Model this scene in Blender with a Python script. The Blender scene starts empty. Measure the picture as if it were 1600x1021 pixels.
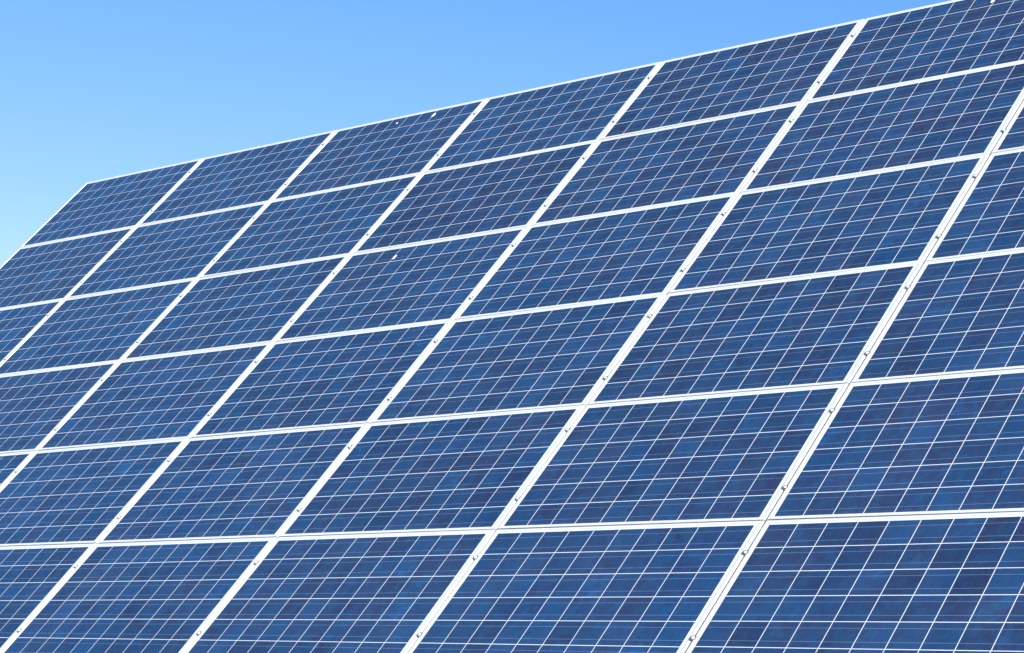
import bpy, bmesh, math, random
from mathutils import Matrix, Vector

random.seed(7)
scene = bpy.context.scene
COL = scene.collection
R = math.radians

# ------------------------------------------------------------------ array geometry (metres)
PITCH_X, PITCH_Y = 1.67, 0.985            # module pitch along a row / up the slope
GAP_X = 0.0170                            # open joint between columns of modules
W, H = PITCH_X - GAP_X, 0.9805
GAPS_Y = (0.0025, 0.0025, 0.003, 0.0072, 0.0072)   # row joints: tight in the upper rows, wider in the two lowest
ROW_Y = [-0.003]
for _g in GAPS_Y: ROW_Y.append(ROW_Y[-1] + H + _g)
NCOL, NROW = 7, 6
TILT = R(44.0)
TWIST = -0.00176263                       # the rack is slightly twisted, as real ones are
CA, SA = math.cos(TILT), math.sin(TILT)
EX = Vector((1, 0, 0)); EY = Vector((0, -CA, -SA)); EZ = Vector((0, SA, -CA))   # right, down slope, into the rack

def surf(x, y):
    return TWIST * (x - 6.0) * (y - 3.0)

CAM_A = Vector((15.6199841, 10.84809315, -5.24030645))      # camera in array coordinates
O = Vector((0, 0, 0))
def raw(x, y, z): return EX * x + EY * y + EZ * z
O = Vector((-CAM_A.x, 0, 1.62 - raw(*CAM_A).z))             # eye height 1.62 m
def to_world(x, y, z=None):
    if z is None: z = surf(x, y)
    return O + raw(x, y, z)

def frame_at(x, y, lift=0.0):
    """Local axes on the rack surface: X along the row, Y up the slope, Z outward."""
    p = to_world(x, y)
    ex = (EX + EZ * (TWIST * (y - 3.0))).normalized()
    ey = -(EY + EZ * (TWIST * (x - 6.0)))
    n = ex.cross(ey).normalized()
    ey = n.cross(ex).normalized()
    m = Matrix((ex, ey, n)).transposed().to_4x4()
    m.translation = p + n * lift
    return m

# ------------------------------------------------------------------ node helpers
def new_mat(name):
    m = bpy.data.materials.new(name); m.use_nodes = True
    nt = m.node_tree; nt.nodes.clear()
    out = nt.nodes.new('ShaderNodeOutputMaterial')
    bs = nt.nodes.new('ShaderNodeBsdfPrincipled')
    nt.links.new(bs.outputs[0], out.inputs[0])
    return m, nt, bs

class G:
    def __init__(self, nt): self.nt = nt
    def put(self, sock, v):
        if isinstance(v, bpy.types.NodeSocket): self.nt.links.new(v, sock)
        elif v is not None: sock.default_value = v
    def m(self, op, a, b=None, c=None, clamp=False):
        n = self.nt.nodes.new('ShaderNodeMath'); n.operation = op; n.use_clamp = clamp
        self.put(n.inputs[0], a); self.put(n.inputs[1], b); self.put(n.inputs[2], c)
        return n.outputs[0]
    def mix(self, f, a, b, blend='MIX'):
        n = self.nt.nodes.new('ShaderNodeMix'); n.data_type = 'RGBA'; n.blend_type = blend
        self.put(n.inputs['Factor'], f)
        ins = [s for s in n.inputs if s.type == 'RGBA']
        self.put(ins[0], a); self.put(ins[1], b)
        return [s for s in n.outputs if s.type == 'RGBA'][0]
    def noise(self, vec, scale, detail=2.0, rough=0.5, w=None):
        n = self.nt.nodes.new('ShaderNodeTexNoise')
        if w is not None:
            n.noise_dimensions = '4D'; self.put(n.inputs['W'], w)
        self.put(n.inputs['Vector'], vec); n.inputs['Scale'].default_value = scale
        n.inputs['Detail'].default_value = detail; n.inputs['Roughness'].default_value = rough
        return n.outputs['Fac']
    def white(self, vec, w):
        n = self.nt.nodes.new('ShaderNodeTexWhiteNoise'); n.noise_dimensions = '4D'
        self.put(n.inputs['Vector'], vec); self.put(n.inputs['W'], w)
        return n.outputs['Value'], n.outputs['Color']
    def comb(self, x, y, z):
        n = self.nt.nodes.new('ShaderNodeCombineXYZ')
        for i, v in enumerate((x, y, z)): self.put(n.inputs[i], v)
        return n.outputs[0]
    def rng(self, v, a, b, c=0.0, d=1.0):
        n = self.nt.nodes.new('ShaderNodeMapRange'); n.clamp = True
        self.put(n.inputs[0], v)
        for i, q in enumerate((a, b, c, d)): n.inputs[i + 1].default_value = q
        return n.outputs[0]

# ------------------------------------------------------------------ materials
CELL_X, CELL_Y = 0.159, 0.1563
CX0 = 0.0258 - W / 2                       # left end of the cell field, module coordinates
CY0 = H / 2 - 0.0258                       # upper end of the cell field
LINE_X, LINE_Y = 0.0020, 0.0021           # half widths of the white joints between cells

def make_cell_material():
    m, nt, bs = new_mat('polycrystalline_cells_under_glass')
    g = G(nt)
    tc = nt.nodes.new('ShaderNodeTexCoord')
    sp = nt.nodes.new('ShaderNodeSeparateXYZ'); nt.links.new(tc.outputs['Object'], sp.inputs[0])
    oi = nt.nodes.new('ShaderNodeObjectInfo')
    sc = nt.nodes.new('ShaderNodeSeparateColor'); nt.links.new(oi.outputs['Color'], sc.inputs[0])
    seed, purple, bright = sc.outputs[0], sc.outputs[1], sc.outputs[2]
    seedw = g.m('MULTIPLY', seed, 97.0)
    u = g.m('DIVIDE', g.m('SUBTRACT', sp.outputs[0], CX0), CELL_X)
    v = g.m('DIVIDE', g.m('SUBTRACT', CY0, sp.outputs[1]), CELL_Y)
    iu, iv = g.m('FLOOR', u), g.m('FLOOR', v)
    fu, fv = g.m('SUBTRACT', u, iu), g.m('SUBTRACT', v, iv)
    # inside a cell?
    du = g.m('ABSOLUTE', g.m('SUBTRACT', fu, 0.5)); dv = g.m('ABSOLUTE', g.m('SUBTRACT', fv, 0.5))
    inc = g.m('MULTIPLY', g.m('LESS_THAN', du, 0.5 - LINE_X / CELL_X), g.m('LESS_THAN', dv, 0.5 - LINE_Y / CELL_Y))
    ib = g.m('MULTIPLY', g.m('MULTIPLY', g.m('GREATER_THAN', u, 0.0), g.m('LESS_THAN', u, 10.0)),
             g.m('MULTIPLY', g.m('GREATER_THAN', v, 0.0), g.m('LESS_THAN', v, 6.0)))
    cell = g.m('MULTIPLY', inc, ib)
    # two bus bars per cell, running the long way of the module, over the joints too
    bb = g.m('LESS_THAN', g.m('ABSOLUTE', g.m('SUBTRACT', dv, 0.255)), 0.00085 / CELL_Y)
    bb = g.m('MULTIPLY', bb, ib)
    # cross ribbon in the wide end margin
    rb = g.m('MULTIPLY', g.m('LESS_THAN', g.m('ABSOLUTE', g.m('SUBTRACT', u, 10.062)), 0.0022 / CELL_X),
             g.m('MULTIPLY', g.m('GREATER_THAN', v, 0.24), g.m('LESS_THAN', v, 5.76)))
    # crystal grains: every cell is cut from another place of the ingot
    cid = g.comb(iu, iv, 0.0)
    r1, rc = g.white(cid, seedw)
    r2, _ = g.white(cid, g.m('ADD', seedw, 31.7))
    r3, _ = g.white(cid, g.m('ADD', seedw, 77.1))
    off = nt.nodes.new('ShaderNodeVectorMath'); off.operation = 'MULTIPLY_ADD'
    nt.links.new(rc, off.inputs[0]); off.inputs[1].default_value = (3, 3, 3)
    nt.links.new(tc.outputs['Object'], off.inputs[2])
    wob = nt.nodes.new('ShaderNodeTexNoise'); wob.inputs['Scale'].default_value = 22; wob.inputs['Detail'].default_value = 2
    nt.links.new(off.outputs[0], wob.inputs['Vector'])
    wv = nt.nodes.new('ShaderNodeVectorMath'); wv.operation = 'MULTIPLY_ADD'
    nt.links.new(wob.outputs['Color'], wv.inputs[0]); wv.inputs[1].default_value = (0.03, 0.03, 0.03)
    nt.links.new(off.outputs[0], wv.inputs[2])
    def grains(scale):
        vo = nt.nodes.new('ShaderNodeTexVoronoi'); vo.inputs['Scale'].default_value = scale
        nt.links.new(wv.outputs[0], vo.inputs['Vector'])
        s = nt.nodes.new('ShaderNodeSeparateColor'); nt.links.new(vo.outputs['Color'], s.inputs[0])
        return s.outputs[0], s.outputs[1], s.outputs[2]
    ga, gb, gc = grains(26.0)
    ha, hb, hc = grains(75.0)
    soft = g.noise(off.outputs[0], 9.0, 2.0)
    # purple share
    pf = g.m('ADD', purple, g.m('MULTIPLY', g.m('SUBTRACT', r1, 0.5), 0.64))
    pf = g.m('ADD', pf, g.m('MULTIPLY', g.m('SUBTRACT', ga, 0.5), 0.22))
    pf = g.m('ADD', pf, g.m('MULTIPLY', g.m('SUBTRACT', soft, 0.5), 1.3))
    pf = g.m('ADD', pf, g.m('MULTIPLY', g.m('SUBTRACT', ha, 0.5), 0.16), clamp=True)
    col = g.mix(pf, (0.0132, 0.0500, 0.136, 1), (0.0185, 0.0280, 0.076, 1))
    # now and then a brilliant blue grain
    hotn = g.noise(off.outputs[0], 17.0, 3.0, 0.6)
    hot = g.m('MULTIPLY', g.rng(hotn, 0.52, 0.72), g.rng(r3, 0.45, 1.0))
    hot = g.m('MULTIPLY', hot, g.m('SUBTRACT', 1.0, g.m('MULTIPLY', pf, 0.7)))
    col = g.mix(g.m('MULTIPLY', hot, 0.65), col, (0.007, 0.105, 0.30, 1))
    teal = g.m('MULTIPLY', g.rng(gc, 0.5, 0.95), 0.45)
    col = g.mix(teal, col, (0.010, 0.062, 0.138, 1))
    # brightness: panel, cell, grain
    k = g.m('ADD', g.m('MULTIPLY', r2, 0.25), g.m('MULTIPLY', hb, 0.14))
    k = g.m('MULTIPLY', g.m('ADD', k, 0.815), g.m('MULTIPLY', bright, 2.0))
    kk = g.comb(k, k, k)
    col = g.mix(1.0, col, kk, 'MULTIPLY')
    col = g.mix(g.m("MULTIPLY", bb, 0.65), col, (0.24, 0.32, 0.46, 1))
    # white back sheet in joints and margins
    sheet = g.mix(g.m('MULTIPLY', g.noise(tc.outputs['Object'], 5.0, 3.0), 0.25), (0.68, 0.71, 0.74, 1), (0.58, 0.61, 0.64, 1))
    sheet = g.mix(g.m('MULTIPLY', rb, 0.55), sheet, (0.42, 0.43, 0.45, 1))
    full = g.mix(cell, sheet, col)
    # a film of dust on the glass, thicker along the lower edge and in rain streaks
    st = nt.nodes.new('ShaderNodeMapping'); st.inputs['Scale'].default_value = (9.0, 0.8, 1.0)
    nt.links.new(tc.outputs['Object'], st.inputs['Vector'])
    streak = g.noise(st.outputs[0], 4.0, 4.0, 0.6, seedw)
    blot = g.noise(tc.outputs['Object'], 2.2, 5.0, 0.62, seedw)
    low = g.rng(sp.outputs[1], -H / 2 + 0.015, -H / 2 + 0.05, 1.0, 0.0)
    dust = g.m('ADD', g.m('MULTIPLY', g.rng(streak, 0.35, 0.8), 0.014), g.m('MULTIPLY', g.rng(blot, 0.35, 0.75), 0.022))
    dust = g.m('ADD', dust, g.m('MULTIPLY', g.m('MULTIPLY', low, g.rng(streak, 0.3, 0.7)), 0.05))
    full = g.mix(dust, full, (0.52, 0.49, 0.44, 1))
    nt.links.new(full, bs.inputs['Base Color'])
    nt.links.new(g.m('ADD', 0.07, g.m('MULTIPLY', g.rng(blot, 0.3, 0.8), 0.10)), bs.inputs['Roughness'])
    bs.inputs['IOR'].default_value = 1.42
    return m

def make_frame_material():
    m, nt, bs = new_mat('anodised_aluminium_frame')
    g = G(nt)
    tc = nt.nodes.new('ShaderNodeTexCoord')
    a = g.noise(tc.outputs['Object'], 6.0, 5.0, 0.6)
    b = g.noise(tc.outputs['Object'], 60.0, 3.0, 0.6)
    f = g.m('ADD', g.m('MULTIPLY', g.rng(a, 0.4, 0.75), 0.5), g.m('MULTIPLY', g.rng(b, 0.55, 0.8), 0.4), clamp=True)
    nt.links.new(g.mix(f, (0.75, 0.74, 0.73, 1), (0.62, 0.615, 0.60, 1)), bs.inputs['Base Color'])
    bs.inputs['Metallic'].default_value = 0.15
    bs.inputs['Roughness'].default_value = 0.42
    return m

def make_plain(name, c1, c2, metallic, rough, scale=40.0):
    m, nt, bs = new_mat(name)
    g = G(nt)
    tc = nt.nodes.new('ShaderNodeTexCoord')
    f = g.noise(tc.outputs['Object'], scale, 4.0, 0.6)
    nt.links.new(g.mix(g.rng(f, 0.35, 0.7), (*c1, 1), (*c2, 1)), bs.inputs['Base Color'])
    bs.inputs['Metallic'].default_value = metallic; bs.inputs['Roughness'].default_value = rough
    return m

def make_ground():
    m, nt, bs = new_mat('mown_dry_grass')
    g = G(nt)
    tc = nt.nodes.new('ShaderNodeTexCoord')
    a = g.noise(tc.outputs['Object'], 0.35, 6.0, 0.65); b = g.noise(tc.outputs['Object'], 14.0, 6.0, 0.7)
    c = g.mix(g.rng(a, 0.35, 0.65), (0.075, 0.095, 0.028, 1), (0.19, 0.16, 0.075, 1))
    c = g.mix(g.m('MULTIPLY', g.rng(b, 0.4, 0.7), 0.6), c, (0.045, 0.065, 0.018, 1))
    nt.links.new(c, bs.inputs['Base Color']); bs.inputs['Roughness'].default_value = 0.9
    bp = nt.nodes.new('ShaderNodeBump'); bp.inputs['Strength'].default_value = 0.6; bp.inputs['Distance'].default_value = 0.06
    nt.links.new(b, bp.inputs['Height']); nt.links.new(bp.outputs[0], bs.inputs['Normal'])
    return m

M_CELL = make_cell_material()
M_FRAME = make_frame_material()
M_BACK = make_plain('white_back_sheet', (0.72, 0.73, 0.74), (0.66, 0.67, 0.68), 0.0, 0.5)
M_WASHER = make_plain('grey_washer_steel', (0.14, 0.135, 0.14), (0.20, 0.195, 0.20), 0.3, 0.5, 200)
M_BOLT = make_plain('bright_bolt_steel', (0.80, 0.80, 0.82), (0.68, 0.68, 0.70), 0.2, 0.35, 300)
M_STEEL = make_plain('galvanised_steel', (0.48, 0.49, 0.50), (0.34, 0.35, 0.36), 0.6, 0.45, 30)
M_RAIL = make_plain('mill_aluminium', (0.62, 0.62, 0.62), (0.52, 0.52, 0.52), 0.4, 0.45, 30)
M_DROP = make_plain('dried_dropping', (0.84, 0.84, 0.80), (0.70, 0.70, 0.64), 0.0, 0.8, 250)
M_GROUND = make_ground()

# ------------------------------------------------------------------ object helpers
def link(name, mesh_or_none, parent=None, mat=None):
    o = bpy.data.objects.new(name, mesh_or_none); COL.objects.link(o)
    if parent is not None: o.parent = parent
    if mat is not None: mesh_or_none.materials.append(mat)
    return o

def mesh_from(bm, name, smooth=False):
    me = bpy.data.meshes.new(name)
    bmesh.ops.recalc_face_normals(bm, faces=bm.faces)
    bm.to_mesh(me); bm.free()
    if smooth:
        for p in me.polygons: p.use_smooth = True
    return me

def tag(o, label, cat, group=None):
    o['label'] = label; o['category'] = cat
    if group: o['group'] = group

def box(bm, x0, x1, y0, y1, z0, z1, M=None):
    vs = [bm.verts.new((x, y, z)) for x in (x0, x1) for y in (y0, y1) for z in (z0, z1)]
    for f in ((0, 1, 3, 2), (4, 6, 7, 5), (0, 4, 5, 1), (2, 3, 7, 6), (0, 2, 6, 4), (1, 5, 7, 3)):
        bm.faces.new([vs[i] for i in f])
    if M is not None:
        for v in vs: v.co = M @ v.co

# ------------------------------------------------------------------ one solar panel: frame, glass laminate, back sheet
FW, GLASS_Z, DEPTH = 0.015, -0.0022, 0.040

def frame_mesh():
    """Four mitred lengths of one rolled profile: (inset from the outer edge, height)."""
    c = 0.0007
    prof = [(0, -DEPTH), (0, -c), (c, 0), (FW - c, 0), (FW, -c), (FW, GLASS_Z - 0.0055), (0.002, GLASS_Z - 0.0055), (0.002, -DEPTH + 0.002), (0.028, -DEPTH + 0.002), (0.028, -DEPTH)]
    bm = bmesh.new()
    corners = ((-1, -1), (1, -1), (1, 1), (-1, 1))
    for s in range(4):                                   # each side its own mitred piece with a hairline joint
        a, b = corners[s], corners[(s + 1) % 4]
        horizontal = a[1] == b[1]
        ends = []
        for (sx, sy), sg in ((a, 1), (b, -1)):
            ring = []
            for d, z in prof:
                x, y = sx * (W / 2 - d), sy * (H / 2 - d)
                if horizontal: x += sg * 0.00025
                else: y += sg * 0.00025
                ring.append(bm.verts.new((x, y, z)))
            ends.append(ring)
        n = len(prof)
        for i in range(n):
            j = (i + 1) % n
            bm.faces.new((ends[0][i], ends[0][j], ends[1][j], ends[1][i]))
        bm.faces.new(ends[0]); bm.faces.new(ends[1][::-1])
    return mesh_from(bm, 'solar_panel_frame')

def glass_mesh():
    bm = bmesh.new()
    e = 0.003
    box(bm, -W / 2 + e, W / 2 - e, -H / 2 + e, H / 2 - e, GLASS_Z - 0.0048, GLASS_Z)
    return mesh_from(bm, 'glass_pane')

def back_mesh():
    bm = bmesh.new()
    e = 0.004
    box(bm, -W / 2 + e, W / 2 - e, -H / 2 + e, H / 2 - e, GLASS_Z - 0.0054, GLASS_Z - 0.0049)
    return mesh_from(bm, 'back_sheet')

proto = link('solar_panel', None)
proto.empty_display_size = 0.3
p_frame = link('frame', frame_mesh(), proto, M_FRAME)
p_glass = link('glass_pane', glass_mesh(), proto, M_CELL)
p_back = link('back_sheet', back_mesh(), proto, M_BACK)

ORD = ['first', 'second', 'third', 'fourth', 'fifth', 'sixth', 'seventh']
ROWN = ['top row', 'second row', 'third row', 'fourth row', 'fifth row', 'bottom row']
# how purple / how bright each panel reads in the photograph
PURPLE = [[.42, .40, .52, .40, .62, .58, .55],
          [.66, .40, .36, .80, .62, .58, .42],
          [.42, .36, .40, .40, .40, .34, .46],
          [.40, .60, .44, .40, .36, .46, .44],
          [.40, .42, .34, .46, .46, .40, .46],
          [.40, .40, .36, .40, .46, .34, .44]]
def tone(p):
    return 'purplish' if p >= .58 else ('bright blue' if p <= .37 else 'blue')

def place_word(i, j):
    if j <= 2:
        return ORD[i] + ' from left'
    return 'last on the right' if i == 6 else ORD[6 - i] + ' from right'

panels = {}
first = True
for j in range(NROW):
    for i in range(NCOL):
        if first:
            root, gl = proto, p_glass; first = False
        else:
            root = proto.copy(); COL.objects.link(root)
            f = p_frame.copy(); COL.objects.link(f); f.parent = root
            gl = p_glass.copy(); COL.objects.link(gl); gl.parent = root
            b = p_back.copy(); COL.objects.link(b); b.parent = root
        x = i * PITCH_X + W / 2
        y = ROW_Y[j] + H / 2
        mtx = frame_at(x, y, random.uniform(-0.0006, 0.0006))
        wob = Matrix.Rotation(R(random.uniform(-0.09, 0.09)), 4, 'X') @ Matrix.Rotation(R(random.uniform(-0.08, 0.08)), 4, 'Y')
        root.matrix_world = mtx @ wob
        gl.color = (random.random(), PURPLE[j][i], 0.5 * random.uniform(0.94, 1.06), 1)
        lab = '%s solar panel in pale frame, %s, %s' % (tone(PURPLE[j][i]), place_word(i, j), ROWN[j])
        if (i, j) == (0, 0): lab = 'blue solar panel at the top left corner of the array, against the sky'
        if (i, j) == (2, 0): lab = 'blue solar panel with two white droppings, third from the left in the top row'
        if (i, j) == (3, 2): lab = 'blue solar panel with one white dropping, fourth from the left in third row'
        if (i, j) == (3, 1): lab = 'darkest purplish solar panel, fourth from the left in the second row'
        tag(root, lab, 'solar panel', 'solar panels of the tilted array')
        panels[(i, j)] = root

# ------------------------------------------------------------------ clamp bolts in the joints between columns
def washer_mesh():
    bm = bmesh.new(); n = 28
    rings = [(0.0060, 0.0), (0.0142, 0.0), (0.0146, 0.0004), (0.0146, 0.0010), (0.0140, 0.0015), (0.0075, 0.0015), (0.0060, 0.0012)]
    loops = [[bm.verts.new((r * math.cos(2 * math.pi * k / n), r * math.sin(2 * math.pi * k / n), z)) for k in range(n)] for r, z in rings]
    for a, b in zip(loops, loops[1:] + loops[:1]):
        for k in range(n): bm.faces.new((a[k], a[(k + 1) % n], b[(k + 1) % n], b[k]))
    return mesh_from(bm, 'washer')

def bolt_mesh():
    bm = bmesh.new(); n = 24
    prof = [(0.0058, -0.030), (0.0058, 0.0016), (0.0078, 0.0016), (0.0080, 0.0020), (0.0080, 0.0026), (0.0064, 0.0037), (0.0030, 0.0038), (0.0028, 0.0022)]
    loops = [[bm.verts.new((r * math.cos(2 * math.pi * k / n), r * math.sin(2 * math.pi * k / n), z)) for k in range(n)] for r, z in prof]
    for a, b in zip(loops, loops[1:]):
        for k in range(n): bm.faces.new((a[k], a[(k + 1) % n], b[(k + 1) % n], b[k]))
    bm.faces.new(loops[-1]); bm.faces.new(loops[0][::-1])
    return mesh_from(bm, 'bolt_head')

cproto = link('clamp_bolt', None); cproto.empty_display_size = 0.03
c_w = link('washer', washer_mesh(), cproto, M_WASHER)
c_b = link('bolt_head', bolt_mesh(), cproto, M_BOLT)
first = True
CLAMP_Y = (0.205, 0.752)
SEEN = {0: range(1, 6), 1: range(1, 7), 2: range(1, 7), 3: range(2, 7), 4: range(2, 7), 5: range(3, 7)}
for j in range(NROW):
    for i in SEEN[j]:
        for q, dy in enumerate(CLAMP_Y):
            if first:
                root = cproto; first = False
            else:
                root = cproto.copy(); COL.objects.link(root)
                a = c_w.copy(); COL.objects.link(a); a.parent = root
                b = c_b.copy(); COL.objects.link(b); b.parent = root
            mtx = frame_at(i * PITCH_X - 0.0080 + random.uniform(-0.0015, 0.0015), j * PITCH_Y + dy + random.uniform(-0.006, 0.006), 0.0009)
            root.matrix_world = mtx @ Matrix.Rotation(random.uniform(0, 6.28), 4, 'Z') @ Matrix.Scale(1.12, 4)
            if j <= 2:
                between = '%s and %s panels from left' % (ORD[i - 1], ORD[i])
            else:
                between = '%s and %s panels from right' % (ORD[6 - i], ORD[7 - i])
            tag(root, 'dark clamp bolt, %s one between %s, %s' % (('upper', 'lower')[q], between, ROWN[j]), 'bolt', 'clamp bolts along the panel joints')

# ------------------------------------------------------------------ bird droppings on the glass
def splash(name, x, y, rx, ry, label):
    bm = bmesh.new()
    n, rings = 26, 4
    ph = random.uniform(0, 6.28)
    top = bm.verts.new((0, 0, 0.0022))
    prev = None
    for k in range(1, rings + 1):
        t = k / rings
        loop = []
        for a in range(n):
            th = 2 * math.pi * a / n
            w = 1 + 0.16 * math.sin(3 * th + ph) + 0.10 * math.sin(5 * th + 2 * ph) + 0.07 * random.uniform(-1, 1)
            loop.append(bm.verts.new((rx * t * w * math.cos(th), ry * t * w * math.sin(th) - 0.25 * ry * t * (math.sin(th) < -.8), 0.0022 * (1 - t ** 2) + 0.0001)))
        for a in range(n):
            if prev is None: bm.faces.new((top, loop[a], loop[(a + 1) % n]))
            else: bm.faces.new((prev[a], loop[a], loop[(a + 1) % n], prev[(a + 1) % n]))
        prev = loop
    base = [bm.verts.new((v.co.x, v.co.y, -0.0004)) for v in prev]
    for a in range(n): bm.faces.new((prev[a], base[a], base[(a + 1) % n], prev[(a + 1) % n]))
    bm.faces.new(base[::-1])
    o = link(name, mesh_from(bm, name, True), None, M_DROP)
    o.matrix_world = frame_at(x, y, GLASS_Z + 0.0002)
    tag(o, label, 'bird dropping', 'white droppings on the glass')
    return o

SPLASH = [
    (4.482, 0.0849, 0.016, 0.024, 'large white bird dropping on the third panel of the top row, near its upper edge'),
    (4.0883, 0.0959, 0.009, 0.010, 'tiny round white bird dropping on the third panel of the top row'),
    (5.5232, 2.0911, 0.013, 0.020, 'white bird dropping on a cell joint, fourth panel of the third row'),
    (9.3153, 0.1186, 0.013, 0.019, 'white bird dropping cut by the upper picture edge, sixth panel of top row'),
]
for x, y, rx, ry, lab in SPLASH:
    splash('bird_dropping', x, y, rx, ry, lab)

# ------------------------------------------------------------------ the rack that carries the panels
rack = link('mounting_rack', None)
rack.location = to_world(NCOL * PITCH_X / 2, NROW * PITCH_Y); rack.location.z = 0
tag(rack, 'galvanised steel rack of rails and posts standing behind the solar panels', 'mounting rack')
bpy.context.view_layer.update()
def rack_part(name, bm, mat):
    o = link(name, mesh_from(bm, name), rack, mat)
    o.matrix_parent_inverse = Matrix.Translation(rack.location).inverted()
    return o
XA, XB = 0.03, NCOL * PITCH_X - 0.044
def strut(a, b, up, w, h, M=None):
    d = (b - a); L = d.length; d.normalize()
    s = d.cross(up).normalized(); u = s.cross(d).normalized()
    m = Matrix((d, s, u)).transposed().to_4x4(); m.translation = a
    bm = bmesh.new(); box(bm, 0, L, -w / 2, w / 2, -h, 0, m)
    return bm
NRM = -EZ
for j in range(NROW):
    for dy in CLAMP_Y:
        y = j * PITCH_Y + dy
        bm = strut(to_world(XA, y, surf(XA, y) + DEPTH + 0.0015), to_world(XB, y, surf(XB, y) + DEPTH + 0.0015), NRM, 0.042, 0.05)
        rack_part('rail', bm, M_RAIL)
YA, YB = 0.12, NROW * PITCH_Y - 0.14
for x in (1.1, 4.3, 7.5, 10.6):
    za = DEPTH + 0.053
    rack_part('rafter', strut(to_world(x, YA, surf(x, YA) + za), to_world(x, YB, surf(x, YB) + za), NRM, 0.08, 0.12), M_STEEL)
    for y in (1.3, 4.7):
        p = to_world(x, y, surf(x, y) + za + 0.122)
        bm = bmesh.new(); t = p.z
        box(bm, p.x - 0.05, p.x + 0.05, p.y - 0.05, p.y + 0.05, -0.3, t + 0.02)
        rack_part('post', bm, M_STEEL)

# ------------------------------------------------------------------ ground
bm = bmesh.new()
S = 3000.0
vs = [bm.verts.new(v) for v in ((-S, -S, 0), (S, -S, 0), (S, S, 0), (-S, S, 0))]
bm.faces.new(vs)
ground = link('ground', mesh_from(bm, 'ground'), None, M_GROUND)
ground['kind'] = 'structure'

# ------------------------------------------------------------------ sky and sun
SUN_EL, SUN_AZ = R(18.4), R(-18.5)         # azimuth measured from +X, counter-clockwise
sd = Vector((math.cos(SUN_EL) * math.cos(SUN_AZ), math.cos(SUN_EL) * math.sin(SUN_AZ), math.sin(SUN_EL)))
world = bpy.data.worlds.new('World'); scene.world = world; world.use_nodes = True
wn = world.node_tree; wn.nodes.clear()
wo = wn.nodes.new('ShaderNodeOutputWorld'); bg = wn.nodes.new('ShaderNodeBackground'); sky = wn.nodes.new('ShaderNodeTexSky')
sky.sky_type = 'NISHITA'; sky.sun_disc = False
sky.sun_elevation = SUN_EL
sky.sun_rotation = math.atan2(sd.x, sd.y)  # clockwise from +Y
sky.altitude = 300; sky.air_density = 0.6; sky.dust_density = 0.8; sky.ozone_density = 5.0
bg.inputs[1].default_value = 0.123
wsep = wn.nodes.new('ShaderNodeSeparateColor'); wcom = wn.nodes.new('ShaderNodeCombineColor'); wg = G(wn)
wn.links.new(sky.outputs[0], wsep.inputs[0])          # grade of the sky: deeper blue overhead, whiter low down
gg = wg.m('MULTIPLY', wsep.outputs[1], 1.05)
rr = wg.m('MINIMUM', wg.m('MULTIPLY', wg.m('POWER', wsep.outputs[0], 1.7), 1.10), wg.m('MULTIPLY', gg, 0.85))
for a_, b_ in zip((rr, gg, wsep.outputs[2]), wcom.inputs): wn.links.new(a_, b_)
wn.links.new(wcom.outputs[0], bg.inputs[0]); wn.links.new(bg.outputs[0], wo.inputs[0])

sl = bpy.data.lights.new('sun', 'SUN'); sl.energy = 5.0; sl.angle = R(0.53); sl.color = (1.0, 0.955, 0.90)
so = bpy.data.objects.new('sun', sl); COL.objects.link(so)
so.rotation_euler = (-sd).to_track_quat('-Z', 'Y').to_euler(); so.location = to_world(6, 0) + Vector((0, 0, 20))

# ------------------------------------------------------------------ camera
XC = Vector((0.74052328, -0.48287819, 0.46739055)); YC = Vector((-0.08699136, 0.6207614, 0.77915838)); ZC = Vector((-0.66637661, -0.61764386, 0.41768204))
right, up, back = raw(*XC), -raw(*YC), -raw(*ZC)
cm = Matrix((right, up, back)).transposed().to_4x4(); cm.translation = to_world(*CAM_A)
cam = bpy.data.cameras.new('camera'); cam.sensor_fit = 'HORIZONTAL'; cam.sensor_width = 36.0; cam.lens = 3291.7628 / 1600 * 36.0
cam.clip_start = 0.1; cam.clip_end = 6000
co = bpy.data.objects.new('camera', cam); COL.objects.link(co); co.matrix_world = cm
scene.camera = co

scene.view_settings.view_transform = 'Standard'; scene.view_settings.look = 'None'
scene.view_settings.exposure = 1.0; scene.view_settings.gamma = 1.0
